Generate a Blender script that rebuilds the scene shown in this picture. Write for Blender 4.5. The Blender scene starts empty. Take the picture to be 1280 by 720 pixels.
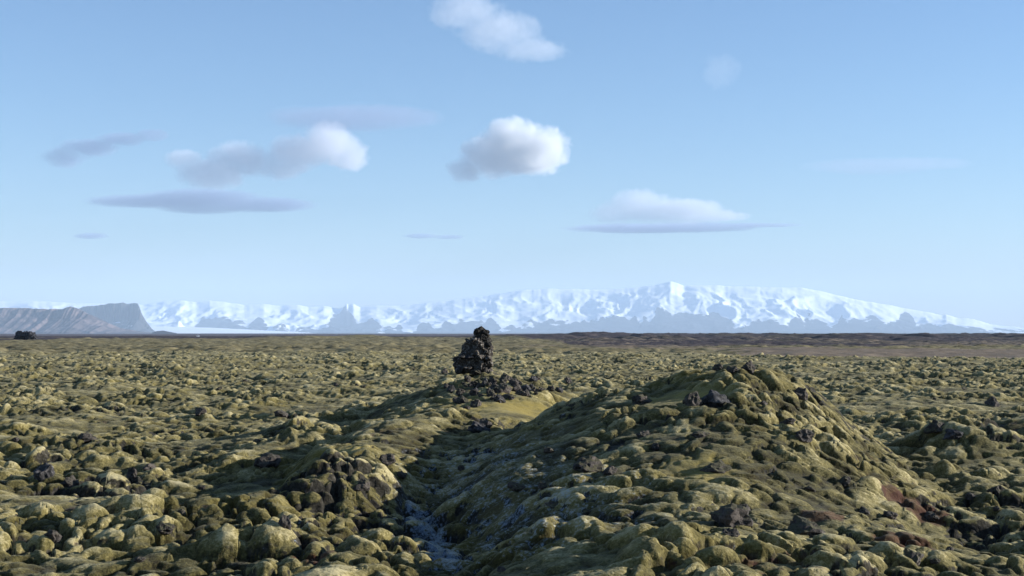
import bpy, bmesh, math, random
import numpy as np
from mathutils import Vector, Matrix, noise as mnoise

scene = bpy.context.scene
COL = scene.collection
R = math.radians

# ------------------------------------------------------------------ camera, sky, sun, exposure
EYE = 4.2                       # eye height above the level of the lava plain (viewer stands on a knoll)
FPX = 1778.0                    # focal length in photo pixels (50 mm on 36 mm, 1280 px wide)
HORIZON = 416.5                 # photo row of the eye level
PITCH = math.atan((HORIZON - 360.0) / FPX)
cam_d = bpy.data.cameras.new("camera")
cam_d.lens = 50.0; cam_d.sensor_width = 36.0
cam_d.clip_start = 0.5; cam_d.clip_end = 300000.0
cam = bpy.data.objects.new("camera", cam_d)
cam.location = (0, 0, EYE)
cam.rotation_euler = (math.pi / 2 + PITCH, 0, 0)
COL.objects.link(cam)
scene.camera = cam

SUN_AZ, SUN_EL = 85.0, 14.5     # degrees clockwise from the view direction, degrees above the horizon
world = bpy.data.worlds.new("World"); scene.world = world; world.use_nodes = True
wn = world.node_tree.nodes; wl = world.node_tree.links
sky = wn.new("ShaderNodeTexSky"); sky.sky_type = 'NISHITA'; sky.sun_disc = False
sky.sun_elevation = R(SUN_EL); sky.sun_rotation = R(SUN_AZ)
sky.altitude = 50.0; sky.air_density = 1.0; sky.dust_density = 0.1; sky.ozone_density = 2.5
wl.new(sky.outputs[0], wn["Background"].inputs[0])
wn["Background"].inputs[1].default_value = 0.057

sun_d = bpy.data.lights.new("sun", 'SUN'); sun_d.energy = 5.0; sun_d.angle = R(0.5); sun_d.color = (1.0, 0.89, 0.70)
sun = bpy.data.objects.new("sun", sun_d); COL.objects.link(sun)
sdir = Vector((math.sin(R(SUN_AZ)) * math.cos(R(SUN_EL)), math.cos(R(SUN_AZ)) * math.cos(R(SUN_EL)), math.sin(R(SUN_EL))))
sun.rotation_euler = sdir.to_track_quat('Z', 'Y').to_euler()
sun.location = (60, 20, 40)

scene.view_settings.view_transform = 'Standard'
scene.view_settings.look = 'None'
scene.view_settings.exposure = 1.36
scene.view_settings.use_white_balance = True      # the photograph is balanced cool
scene.view_settings.white_balance_temperature = 5480
scene.view_settings.white_balance_tint = 13
scene.view_settings.gamma = 1.0
scene.view_settings.use_curve_mapping = False
scene.cycles.max_bounces = 6; scene.cycles.diffuse_bounces = 2; scene.cycles.glossy_bounces = 2
scene.cycles.volume_bounces = 2
scene.cycles.use_denoising = True

# ------------------------------------------------------------------ helpers
def tag(o, label=None, cat=None, group=None, kind=None):
    if label: o["label"] = label
    if cat: o["category"] = cat
    if group: o["group"] = group
    if kind: o["kind"] = kind
    return o

def px2x(px, d): return (px - 640.0) / FPX * d
def py2z(py, d): return EYE + (HORIZON - py) / FPX * d

def _hash(ix, iy, seed):
    a = (ix.astype(np.int64) * 374761393 + iy.astype(np.int64) * 668265263 + seed * 1442695041) & 0xFFFFFFFF
    a = ((a ^ (a >> 13)) * 1274126177) & 0xFFFFFFFF
    a = ((a ^ (a >> 16)) * 2246822519) & 0xFFFFFFFF
    a = a ^ (a >> 15)
    return (a & 0xFFFFFF) / float(0xFFFFFF)

def vnoise(x, y, seed=0):
    ix = np.floor(x); iy = np.floor(y)
    fx = x - ix; fy = y - iy
    fx = fx * fx * fx * (fx * (fx * 6 - 15) + 10); fy = fy * fy * fy * (fy * (fy * 6 - 15) + 10)
    a = _hash(ix, iy, seed); b = _hash(ix + 1, iy, seed); c = _hash(ix, iy + 1, seed); d = _hash(ix + 1, iy + 1, seed)
    return (a + (b - a) * fx) * (1 - fy) + (c + (d - c) * fx) * fy      # 0..1

def fbm(x, y, octv=4, seed=0, gain=0.5):
    s = 0; amp = 1.0; tot = 0
    for k in range(octv):
        s = s + amp * vnoise(x * 2 ** k + 13.7 * k, y * 2 ** k - 7.1 * k, seed + k * 17)
        tot += amp; amp *= gain
    return s / tot * 2 - 1                                              # -1..1

def sstep(a, b, x):
    t = np.clip((x - a) / (b - a), 0, 1)
    return t * t * (3 - 2 * t)

def grid_mesh(name, P, shape, closed=False):
    """P (rows*cols,3) -> quad mesh"""
    nr, nc = shape
    idx = np.arange(nr * nc).reshape(nr, nc)
    a = idx[:-1, :-1].ravel(); b = idx[:-1, 1:].ravel(); c = idx[1:, 1:].ravel(); d = idx[1:, :-1].ravel()
    F = np.stack([a, b, c, d], 1)
    if closed:
        F = np.vstack([F, np.stack([idx[:-1, -1], idx[:-1, 0], idx[1:, 0], idx[1:, -1]], 1)])
    return mesh_np(name, P, F), F

def mesh_np(name, P, F):
    me = bpy.data.meshes.new(name)
    P = np.asarray(P, dtype=np.float32); F = np.asarray(F, dtype=np.int32)
    me.vertices.add(len(P)); me.vertices.foreach_set("co", P.ravel())
    n = F.shape[1]
    me.loops.add(F.size); me.loops.foreach_set("vertex_index", F.ravel())
    me.polygons.add(len(F))
    me.polygons.foreach_set("loop_start", np.arange(0, F.size, n, dtype=np.int32))
    me.update(calc_edges=True)
    me.polygons.foreach_set("use_smooth", np.ones(len(F), dtype=bool))
    return me

def set_attr(me, name, vals):
    a = me.attributes.new(name, 'FLOAT', 'POINT')
    a.data.foreach_set("value", np.asarray(vals, dtype=np.float32).ravel())

def add_obj(name, me, mat=None, parent=None):
    o = bpy.data.objects.new(name, me); COL.objects.link(o)
    if mat and not me.materials: me.materials.append(mat)
    if parent: o.parent = parent
    return o

class NT:
    """tiny node helper"""
    def __init__(s, name):
        s.m = bpy.data.materials.new(name); s.m.use_nodes = True
        s.t = s.m.node_tree; s.n = s.t.nodes; s.l = s.t.links
        s.bsdf = s.n.get("Principled BSDF"); s.out = s.n.get("Material Output")
    def link(s, a, b): s.l.new(a, b)
    def put(s, sock, v):
        if hasattr(v, "node"): s.l.new(v, sock)
        else: sock.default_value = v
    def pos(s): return s.n.new("ShaderNodeNewGeometry").outputs["Position"]
    def objco(s): return s.n.new("ShaderNodeTexCoord").outputs["Object"]
    def attr(s, name):
        a = s.n.new("ShaderNodeAttribute"); a.attribute_name = name; return a.outputs["Fac"]
    def noise(s, vec, scale, detail=3, rough=0.55, dist=0.0):
        n = s.n.new("ShaderNodeTexNoise"); s.link(vec, n.inputs["Vector"])
        n.inputs["Scale"].default_value = scale; n.inputs["Detail"].default_value = detail
        n.inputs["Roughness"].default_value = rough; n.inputs["Distortion"].default_value = dist
        return n.outputs["Fac"]
    def voronoi(s, vec, scale, feature='F1'):
        n = s.n.new("ShaderNodeTexVoronoi"); s.link(vec, n.inputs["Vector"]); n.feature = feature
        n.inputs["Scale"].default_value = scale; return n.outputs["Distance"]
    def math(s, op, a, b=0.0, c=None, clamp=False):
        n = s.n.new("ShaderNodeMath"); n.operation = op; n.use_clamp = clamp
        s.put(n.inputs[0], a); s.put(n.inputs[1], b)
        if c is not None: s.put(n.inputs[2], c)
        return n.outputs[0]
    def vmath(s, op, a, b):
        n = s.n.new("ShaderNodeVectorMath"); n.operation = op
        s.put(n.inputs[0], a); s.put(n.inputs[1], b)
        return n.outputs["Value"] if op in ('LENGTH', 'DISTANCE', 'DOT_PRODUCT') else n.outputs[0]
    def step(s, v, lo, hi):
        n = s.n.new("ShaderNodeMapRange"); n.interpolation_type = 'SMOOTHSTEP'
        s.put(n.inputs["Value"], v); s.put(n.inputs["From Min"], lo); s.put(n.inputs["From Max"], hi)
        return n.outputs["Result"]
    def mix(s, f, a, b):
        n = s.n.new("ShaderNodeMix"); n.data_type = 'RGBA'
        s.put(n.inputs["Factor"], f)
        for k, v in (("A", a), ("B", b)):
            sock = [i for i in n.inputs if i.name == k and i.type == 'RGBA'][0]
            s.put(sock, v if hasattr(v, "node") else (*v, 1.0))
        return [o for o in n.outputs if o.type == 'RGBA'][0]
    def ramp(s, v, stops):
        n = s.n.new("ShaderNodeValToRGB"); s.link(v, n.inputs[0]); e = n.color_ramp.elements
        while len(e) < len(stops): e.new(0.5)
        for k, (p, c) in enumerate(stops): e[k].position = p; e[k].color = (*c, 1)
        return n.outputs[0]
    def bump(s, h, strength, dist, normal=None):
        n = s.n.new("ShaderNodeBump"); n.inputs["Strength"].default_value = strength
        n.inputs["Distance"].default_value = dist; s.link(h, n.inputs["Height"])
        if normal is not None: s.link(normal, n.inputs["Normal"])
        return n.outputs[0]
    def finish(s, color, rough=0.9, normal=None, spec=0.2):
        s.put(s.bsdf.inputs["Base Color"], color if hasattr(color, "node") else (*color, 1))
        s.put(s.bsdf.inputs["Roughness"], rough)
        s.bsdf.inputs["Specular IOR Level"].default_value = spec
        if normal is not None: s.link(normal, s.bsdf.inputs["Normal"])
        return s.m

# ------------------------------------------------------------------ materials
def mat_moss():
    t = NT("moss"); p = t.pos()
    n0 = t.noise(p, 0.12, 3); n1 = t.noise(p, 0.55, 3, 0.6); n2 = t.noise(p, 2.3, 3, 0.6); n3 = t.noise(p, 11, 3, 0.65); n4 = t.noise(p, 27, 3, 0.7)
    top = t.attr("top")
    v = t.math('ADD', t.math('MULTIPLY', n1, 0.55), t.math('MULTIPLY', n2, 0.45))
    v = t.math('ADD', v, t.math('MULTIPLY', t.math('SUBTRACT', n3, 0.5), 0.45))
    v = t.math('ADD', v, t.math('MULTIPLY', t.math('SUBTRACT', n4, 0.5), 0.40))
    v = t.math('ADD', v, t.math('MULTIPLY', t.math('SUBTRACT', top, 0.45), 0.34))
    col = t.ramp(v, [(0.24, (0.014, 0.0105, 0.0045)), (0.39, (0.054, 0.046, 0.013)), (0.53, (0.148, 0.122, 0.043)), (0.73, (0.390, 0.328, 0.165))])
    gold = t.step(n0, 0.46, 0.64)
    col = t.mix(t.math('MAXIMUM', t.math('MULTIPLY', gold, 0.15), t.math('MULTIPLY', t.attr('carpet'), t.step(n1, 0.3, 0.6))), col, (0.225, 0.170, 0.034))
    # bare lava on steep flanks and scattered spots, plus shade painted into cushion gaps
    rock_and_shade = t.math('MULTIPLY', t.step(t.math('ADD', t.attr("rock"), t.math('MULTIPLY', t.math('SUBTRACT', n2, 0.5), 0.9)), 0.42, 0.60), 0.92)
    rock_shade_col = t.mix(t.step(n3, 0.4, 0.7), (0.008, 0.0075, 0.0075), (0.034, 0.030, 0.027))
    col = t.mix(rock_and_shade, col, rock_shade_col)
    rd = t.step(t.math('ADD', t.attr("red"), t.math('MULTIPLY', t.math('SUBTRACT', n2, 0.5), 0.8)), 0.40, 0.62)
    col = t.mix(t.math('MULTIPLY', rd, 0.85), col, (0.050, 0.018, 0.010))
    # hoar frost lying in the gully and on the north flank
    fr = t.step(t.math('ADD', t.attr("frost"), t.math('ADD', t.math('MULTIPLY', t.math('SUBTRACT', n3, 0.5), 1.8), t.math('MULTIPLY', t.math('SUBTRACT', n2, 0.5), 1.2))), 0.45, 0.85)
    fr = t.math('MULTIPLY', fr, t.step(n4, 0.25, 0.6))
    col = t.mix(t.math('MULTIPLY', fr, 0.5), col, (0.30, 0.37, 0.46))
    h = t.math('ADD', t.math('MULTIPLY', n3, 0.7), t.math('MULTIPLY', n4, 0.3))
    nm = t.bump(h, 0.7, 0.06)
    t.bsdf.inputs["Sheen Weight"].default_value = 0.08
    t.bsdf.inputs["Sheen Tint"].default_value = (0.9, 0.85, 0.6, 1)
    return t.finish(col, 0.95, nm, 0.1)

def mat_rock(name, base=(0.020, 0.017, 0.015), hi=(0.105, 0.086, 0.070), lichen=(0.24, 0.22, 0.19), amount=0.60, moss=0.0, orange=0.0):
    t = NT(name); p = t.pos()
    n1 = t.noise(p, 1.7, 4, 0.65); n2 = t.noise(p, 9, 4, 0.65); n3 = t.noise(p, 38, 3, 0.7)
    col = t.mix(t.step(t.math('ADD', t.math('MULTIPLY', n1, .5), t.math('MULTIPLY', n2, .5)), 0.36, 0.66), base, hi)
    col = t.mix(t.math('MULTIPLY', t.step(t.math('ADD', t.math('MULTIPLY', n2, .6), t.math('MULTIPLY', n3, .4)), amount, amount + 0.08), 0.85), col, lichen)
    if orange: col = t.mix(t.math('MULTIPLY', t.step(n1, 0.52, 0.66), orange), col, (0.075, 0.038, 0.014))
    if moss:
        nz = t.n.new("ShaderNodeNewGeometry").outputs["Normal"]
        sep = t.n.new("ShaderNodeSeparateXYZ"); t.link(nz, sep.inputs[0])
        f = t.step(t.math('ADD', sep.outputs[2], t.math('MULTIPLY', t.math('SUBTRACT', n2, 0.5), 1.4)), 0.45, 0.8)
        col = t.mix(t.math('MULTIPLY', f, moss), col, t.mix(n3, (0.025, 0.023, 0.009), (0.11, 0.098, 0.045)))
    nm = t.bump(t.math('ADD', t.math('MULTIPLY', n2, .7), t.math('MULTIPLY', n3, .3)), 1.0, 0.10)
    return t.finish(col, 0.9, nm, 0.25)

def mat_plain():
    t = NT("heath"); p = t.pos()
    n1 = t.noise(p, 0.02, 5, 0.6); n2 = t.noise(p, 0.12, 5, 0.7); n3 = t.noise(p, 0.5, 4, 0.75)
    v = t.math('ADD', t.math('MULTIPLY', n2, .6), t.math('MULTIPLY', n3, .4))
    green = t.ramp(v, [(0.34, (0.014, 0.012, 0.008)), (0.43, (0.095, 0.079, 0.034)), (0.59, (0.26, 0.215, 0.105))])
    heath = t.ramp(v, [(0.35, (0.016, 0.013, 0.015)), (0.50, (0.046, 0.036, 0.038)), (0.64, (0.12, 0.095, 0.080))])
    sand = t.ramp(v, [(0.3, (0.070, 0.062, 0.068)), (0.7, (0.13, 0.115, 0.12))])
    tan = t.ramp(v, [(0.3, (0.11, 0.080, 0.050)), (0.7, (0.24, 0.185, 0.125))])
    col = t.mix(t.step(t.attr("heath"), 0.3, 0.7), green, heath)
    col = t.mix(t.step(t.attr("sand"), 0.3, 0.7), col, sand)
    col = t.mix(t.step(t.math('ADD', t.attr("tan"), t.math('MULTIPLY', t.math('SUBTRACT', n2, .5), 1.6)), 0.4, 0.75), col, tan)
    nm = t.bump(n3, 0.6, 0.3)
    return t.finish(col, 0.95, nm, 0.1)

def mat_mountain(name, rock_lo, rock_hi, snow=(0.86, 0.88, 0.90), scale=0.004):
    t = NT(name); p = t.pos()
    n1 = t.noise(p, scale, 6, 0.65); n2 = t.noise(p, scale * 0.25, 5, 0.6)
    col = t.mix(t.step(n1, 0.35, 0.65), rock_lo, rock_hi)
    f = t.step(t.math('ADD', t.attr("snow"), t.math('MULTIPLY', t.math('SUBTRACT', n1, 0.5), 0.7)), 0.42, 0.58)
    col = t.mix(f, col, snow)
    return t.finish(col, 0.9, None, 0.1)

M_MOSS = mat_moss()
M_LAVA = mat_rock("lava_rock", moss=0.85)
M_LAVA_BARE = mat_rock("bare_lava", amount=0.61, moss=0.3)
M_LAVA_GREY = mat_rock("grey_lava", (0.018, 0.017, 0.016), (0.075, 0.068, 0.064), (0.20, 0.19, 0.18), 0.56)
M_PILLAR = mat_rock("pillar_lava", (0.020, 0.0165, 0.013), (0.105, 0.085, 0.064), (0.32, 0.30, 0.26), 0.535)
M_PILLAR_TOP = mat_rock("pillar_lichen", (0.012, 0.011, 0.010), (0.045, 0.037, 0.026), (0.18, 0.17, 0.14), 0.61, orange=0.7)
M_PLAIN = mat_plain()

# ------------------------------------------------------------------ shape of the land
def _lerp(y, pts, k):
    a = np.array(pts); return np.interp(y, a[:, 0], a[:, k])

# main ridge, by depth: y, crest x, crest z, left foot x, right foot x
RIDGE = [(14, 2.6, 0.0, -0.6, 7.0), (20, 2.9, 0.25, -0.9, 8.0), (25, 3.4, 0.70, -1.1, 9.0), (30, 4.2, 1.30, -1.6, 10.2), (37, 5.4, 2.05, -2.8, 11.6),
         (42, 6.7, 2.75, -2.2, 12.4), (46, 7.8, 3.12, -0.6, 13.2), (49.5, 8.2, 2.5, 1.5, 13.2), (55, 8.6, 0.9, 3.5, 13.2), (60, 8.6, 0.0, 4.5, 12.0)]
# second ridge from the tip of the left lobe up to the rock pillar
LOBE = [(33.0, -4.8, 0.0, -6.2, -3.0), (35.0, -4.8, 0.85, -6.3, -2.4), (40, -4.3, 1.05, -6.6, -0.6), (48, -2.6, 1.2, -6.2, 1.8), (57, 0.0, 1.45, -6.5, 5.0),
        (64, -0.8, 1.95, -7.0, 6.5), (70, -1.6, 2.30, -7.0, 7.5), (76, -2.0, 1.4, -7.0, 7.0), (84, -2.2, 0.0, -6.0, 5.0)]
GULLY = [(20, -0.9, 0.0), (25, -1.0, 0.35), (28, -1.3, 0.45), (32, -1.9, 0.5), (37, -3.0, 0.42), (41, -3.3, 0.3), (47, -1.5, 0.2), (52, 1, 0.0)]

def ridge_h(x, y, T, power=1.0):
    xc = _lerp(y, T, 1); hc = _lerp(y, T, 2); xl = _lerp(y, T, 3); xr = _lerp(y, T, 4)
    dx = x - xc
    s = np.where(dx < 0, 1 + dx / np.maximum(xc - xl, 0.1), 1 - dx / np.maximum(xr - xc, 0.1))
    s = np.clip(s, 0, 1)
    sl = 1 - (1 - s) ** 1.4; sl = sl * (0.25 + 0.75 * np.clip(s * 4, 0, 1))
    s = np.where(dx < 0, sl, s * s * (3 - 2 * s))
    inside = (y > T[0][0]) & (y < T[-1][0])
    return np.where(inside, hc * s ** power, 0.0)

def gauss(x, y, cx, cy, sx, sy, a, rot=0.0):
    c, s_ = math.cos(rot), math.sin(rot)
    u = (x - cx) * c + (y - cy) * s_; v = -(x - cx) * s_ + (y - cy) * c
    return a * np.exp(-(u / sx) ** 2 - (v / sy) ** 2)

def macro(x, y):
    r = np.hypot(x, y)
    near = sstep(16, 26, r)
    h = near * (0.46 * fbm(x / 7.5, y / 7.5, 3, 5) + 0.50 * fbm(x / 38.0, y / 38.0, 3, 9))
    wx = x + 0.8 * fbm(x / 5.0, y / 5.0, 3, 31); wy = y + 1.2 * fbm(x / 5.0, y / 5.0, 3, 37)
    h = h + ridge_h(wx, wy, RIDGE, 0.85) + ridge_h(wx, wy, LOBE, 0.8)
    g = _lerp(wy, GULLY, 2) * np.exp(-((wx - _lerp(wy, GULLY, 1)) / 1.25) ** 2)
    h = h - np.where((wy > 20) & (wy < 52), g, 0)
    h = h + gauss(wx, wy, 22.5, 53, 6.0, 3.0, 1.95, -0.25) + gauss(wx, wy, 15.8, 48.5, 2.0, 1.8, 1.0)
    h = h + gauss(wx, wy, -7.2, 32.5, 3.0, 1.0, 0.40, 0.5) + gauss(wx, wy, -10.5, 36.5, 2.0, 1.0, -0.4) + gauss(wx, wy, -5.0, 27.6, 2.2, 0.6, 0.4, 0.35)
    h = h + gauss(wx, wy, -12, 48, 4.5, 2.5, -0.9) + gauss(wx, wy, -8.2, 47.5, 1.6, 3.0, 0.7) + gauss(wx, wy, -14.5, 43, 3.0, 1.6, 0.45) + gauss(wx, wy, -8.0, 54, 3.0, 2.0, 0.6)
    h = h + gauss(wx, wy, 10.6, 30.5, 1.6, 3.0, -0.5) + gauss(wx, wy, -17, 52, 4, 3, 0.5)
    h = h + gauss(x, y, 0, 0, 5.0, 5.0, 2.5)                            # the knoll the viewer stands on
    return h

# smooth carpets of moss without cushions: x, y, sx, sy
SMOOTH = [(0.6, 57.5, 3.4, 5.0), (-5.0, 38.6, 1.3, 1.6), (4.6, 40.5, 1.6, 1.6), (13.0, 58, 1.6, 4.0), (4.2, 31.5, 1.0, 1.2)]

def cushion_layer(x, y, cell, seed, rmin, rmax, amin, amax, skip, stretch=None):
    """domes scattered one per cell; returns height of the highest dome, its id and where on it (0 rim..1 top)"""
    best = np.zeros_like(x); bid = np.full(x.shape, -1, dtype=np.int64); bt = np.zeros_like(x)
    cx = np.floor(x / cell); cy = np.floor(y / cell)
    for oy in (-1, 0, 1):
        for ox in (-1, 0, 1):
            ix = cx + ox; iy = cy + oy
            jx = (ix + 0.15 + 0.7 * _hash(ix, iy, seed)) * cell
            jy = (iy + 0.15 + 0.7 * _hash(ix, iy, seed + 1)) * cell
            rr = rmin + (rmax - rmin) * _hash(ix, iy, seed + 2) ** 1.4
            am = amin + (amax - amin) * _hash(ix, iy, seed + 3) ** 1.1 * (rr / rmax) ** 0.8
            an = _hash(ix, iy, seed + 4) * math.pi
            el = 0.8 + 0.8 * _hash(ix, iy, seed + 5)
            live = _hash(ix, iy, seed + 6) > skip
            c = np.cos(an); s = np.sin(an)
            dx = x - jx; dy = y - jy
            u = (dx * c + dy * s) / (rr * el); v = (-dx * s + dy * c) / (rr / el)
            q2 = u * u + v * v
            t = np.sqrt(np.clip(1 - q2, 0, 1))
            hgt = np.where(live, am * t ** 0.85, 0.0)
            better = hgt > best
            best = np.where(better, hgt, best)
            bid = np.where(better, (ix.astype(np.int64) + 100000) * 1000000 + (iy.astype(np.int64) + 100000), bid)
            bt = np.where(better, t, bt)
    return best, bid, bt

def land(x, y, full=False):
    r = np.hypot(x, y)
    base = macro(x, y)
    # organic outlines: bend the plane before scattering
    bx = x + 0.17 * (fbm(x * 1.1, y * 1.1, 2, 51)) + 0.03 * fbm(x * 5, y * 5, 2, 57)
    by = y + 0.17 * (fbm(x * 1.1, y * 1.1, 2, 53)) + 0.03 * fbm(x * 5, y * 5, 2, 59)
    smooth = np.zeros_like(x)
    for (sx, sy, ax, ay) in SMOOTH:
        smooth = np.maximum(smooth, np.exp(-(((x - sx) / ax) ** 2 + ((y - sy) / ay) ** 2) ** 1.5))
    rough = (0.40 + 0.92 * sstep(0.2, 0.8, vnoise(x / 3.8, y / 3.8, 71))) * (1 - 0.93 * smooth)
    rough = rough * (1 + 0.15 * np.exp(-(((x - 7.2) / 3.6) ** 2 + ((y - 42.5) / 6.5) ** 2) ** 2))
    h0, i0, t0 = cushion_layer(bx, by, 1.9, 101, 0.6, 1.25, 0.06, 0.42, 0.30)
    h1, i1, t1 = cushion_layer(bx, by, 0.35, 201, 0.10, 0.32, 0.04, 0.23, 0.10)
    hb, ib, tb = cushion_layer(bx, by, 0.86, 221, 0.22, 0.52, 0.07, 0.29, 0.45)     # now and then a big pillow swallows the small ones
    hb = hb + 0.22 * h1 * (hb > 0)
    swallow = hb > h1
    h1 = np.where(swallow, hb, h1); i1 = np.where(swallow, ib + 10 ** 13, i1); t1 = np.where(swallow, tb, t1)
    h2, i2, t2 = cushion_layer(bx, by, 0.22, 301, 0.07, 0.17, 0.02, 0.07, 0.25)
    h3, i3, t3 = cushion_layer(bx, by, 7.0, 401, 2.0, 4.2, 0.2, 1.1, 0.45)
    far = sstep(75, 160, r)
    h = base + rough * (0.6 * h0 + h1 * (1.18 + 0.5 * far) + 0.6 * h2 * (0.35 + 0.65 * sstep(0.35, 0.65, vnoise(x / 2.0, y / 2.0, 73))) - 0.12 * (1 - sstep(0.0, 0.4, t1)) * sstep(0.3, 0.6, vnoise(x / 2.7, y / 2.7, 77))) + far * h3 * 0.22
    h = h + 0.022 * fbm(x * 6, y * 6, 4, 61, 0.6)
    if not full: return h
    return h, (base, rough, smooth, h0, t0, h1, i1, t1, h2, t2, far)

def ground_at(px, py, dmin=19.0, dmax=420.0):
    """point of the land seen at a photo pixel"""
    d = np.exp(np.linspace(math.log(dmin), math.log(dmax), 2400))
    x = (px - 640.0) / FPX * d; z = EYE + (HORIZON - py) / FPX * d
    h = land(x, d)
    k = np.argmax(h >= z) if np.any(h >= z) else len(d) - 1
    return Vector((x[k], d[k], h[k]))

# ------------------------------------------------------------------ moss-covered lava field
FAN = R(25.0); R0, R1 = 18.5, 315.0
DTH, DR = 0.0013, 0.0023
th = np.arange(-FAN, FAN, DTH)
nrow = int(math.log(R1 / R0) / DR)
rad = R0 * np.exp(np.linspace(0, math.log(R1 / R0), nrow))
TH, RR = np.meshgrid(th, rad)
X = RR * np.sin(TH); Y = RR * np.cos(TH)
Z, (base, rough, smooth, h0, t0, h1, i1, t1, h2, t2, far) = land(X, Y, True)

def stash_far(Z):
    # the lava field drops away at its far and side edges so that it sinks into the plain
    return Z - 2.5 * sstep(285, 315, RR + 55 * sstep(820, 1000, 640 + FPX * np.tan(TH))) - 1.2 * sstep(R(24.2), R(25.0), np.abs(TH))
Z = stash_far(Z)
# masks of ground matter; rock also carries painted shade between cushions
gx, gy = np.gradient(Z, axis=1) / (RR * DTH), np.gradient(Z, axis=0) / (RR * DR)
steep = np.sqrt(gx ** 2 + gy ** 2)
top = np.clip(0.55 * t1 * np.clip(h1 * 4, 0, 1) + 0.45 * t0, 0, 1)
rockn = fbm(X / 3.5, Y / 3.5, 3, 83)
rock = 0.40 * sstep(0.8, 1.7, steep) + 0.30 * sstep(0.12, 0.5, rockn) * (1 - smooth) + 0.24 * (1 - sstep(0, 0.4, t1)) * (1 - smooth) * sstep(0.0, 0.4, rockn + 0.25) + 0.05 + 0.03 * far * sstep(-0.2, 0.5, fbm(X / 11, Y / 11, 4, 87))  # gap term blackens the hollows between cushions to deepen their shade
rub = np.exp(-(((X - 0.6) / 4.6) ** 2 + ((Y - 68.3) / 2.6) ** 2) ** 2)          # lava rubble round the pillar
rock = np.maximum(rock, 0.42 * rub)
red = 0.46 * sstep(0.25, 0.5, fbm(X / 4.5, Y / 4.5, 3, 91)) * (0.4 + 0.6 * sstep(0.2, 0.0, h1)) * sstep(110, 70, RR)
for (qx, qy, rx_, ry_) in ((7.4, 27.0, 0.7, 0.8), (6.6, 24.9, 0.6, 0.7), (-9.9, 33.2, 0.7, 0.8), (-3.6, 26.2, 0.5, 0.6), (9.3, 33.0, 0.8, 1.0), (6.2, 28.6, 0.5, 0.6)):
    red = np.maximum(red, 0.95 * np.exp(-(((X - qx) / rx_) ** 2 + ((Y - qy) / ry_) ** 2) ** 2))
gd = (X - _lerp(Y, GULLY, 1))
frost = 0.85 * np.exp(-((gd - 0.1) / 0.55) ** 2) * sstep(25, 28, Y) * sstep(37, 33.5, Y)
frost = np.maximum(frost, 0.48 * np.exp(-((gd - 2.2) / 2.8) ** 2) * sstep(22, 27, Y) * sstep(47, 40, Y))
frost = np.maximum(frost, 0.34 * sstep(0.1, 0.5, fbm(X / 2.2, Y / 2.2, 3, 97)) * np.exp(-(((X + 5.5) / 4.0) ** 2 + ((Y - 29.0) / 3.0) ** 2) ** 2))

P = np.stack([X, Y, Z], -1).reshape(-1, 3)
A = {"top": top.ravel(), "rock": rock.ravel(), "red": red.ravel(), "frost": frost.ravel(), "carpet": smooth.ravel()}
nr, nc = X.shape
idx = np.arange(nr * nc).reshape(nr, nc)
F = np.stack([idx[:-1, :-1].ravel(), idx[:-1, 1:].ravel(), idx[1:, 1:].ravel(), idx[1:, :-1].ravel()], 1)

# --- pick the 300 cushions that show largest in the photograph
cid = np.where((h1 * rough > 0.10) & (t1 > 0.18), i1, -1)
fid = cid[:-1, :-1].ravel()
fc = P[F].mean(axis=1)
fy = fc[:, 1]; fpx = 640 + FPX * fc[:, 0] / fy; fpy = HORIZON + FPX * (EYE - fc[:, 2]) / fy
inframe = (fpx > 6) & (fpx < 1274) & (fpy < 712) & (fid >= 0) & (fy < 60)
# projected (signed, facing) area of each face in photo pixels
q = P[F]; sx_ = 640 + FPX * q[..., 0] / q[..., 1]; sy_ = HORIZON + FPX * (EYE - q[..., 2]) / q[..., 1]
area = 0.5 * ((sx_[:, 2] - sx_[:, 0]) * (sy_[:, 3] - sy_[:, 1]) - (sx_[:, 3] - sx_[:, 1]) * (sy_[:, 2] - sy_[:, 0]))
area = np.clip(-area if np.median(area) < 0 else area, 0, None)
# hidden-face test: running minimum row up each column of the polar grid
rowpx = sy_[:, 0].reshape(nr - 1, nc - 1)
horizon_run = np.minimum.accumulate(rowpx, axis=0)
vis = (rowpx <= horizon_run + 1.0).ravel()
uid, inv = np.unique(fid, return_inverse=True)
vis_area = np.bincount(inv, weights=area * (inframe & vis), minlength=len(uid))
vis_area[uid < 0] = 0
order = np.argsort(-vis_area)[:300]
chosen = set(int(uid[k]) for k in order if vis_area[k] > 30)
chosen_mask = np.isin(fid, np.array(list(chosen)))
rank = {int(uid[k]): n for n, k in enumerate(order)}

# the carpet: everything that nobody could count
keep = F[~chosen_mask]
used, remap = np.unique(keep, return_inverse=True)
me = mesh_np("moss_carpet", P[used], remap.reshape(-1, 4))
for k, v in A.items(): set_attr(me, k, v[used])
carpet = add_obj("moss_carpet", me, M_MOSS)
tag(carpet, "olive woolly moss cushions blanketing the old lava field to the horizon", "moss", kind="stuff")

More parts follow.
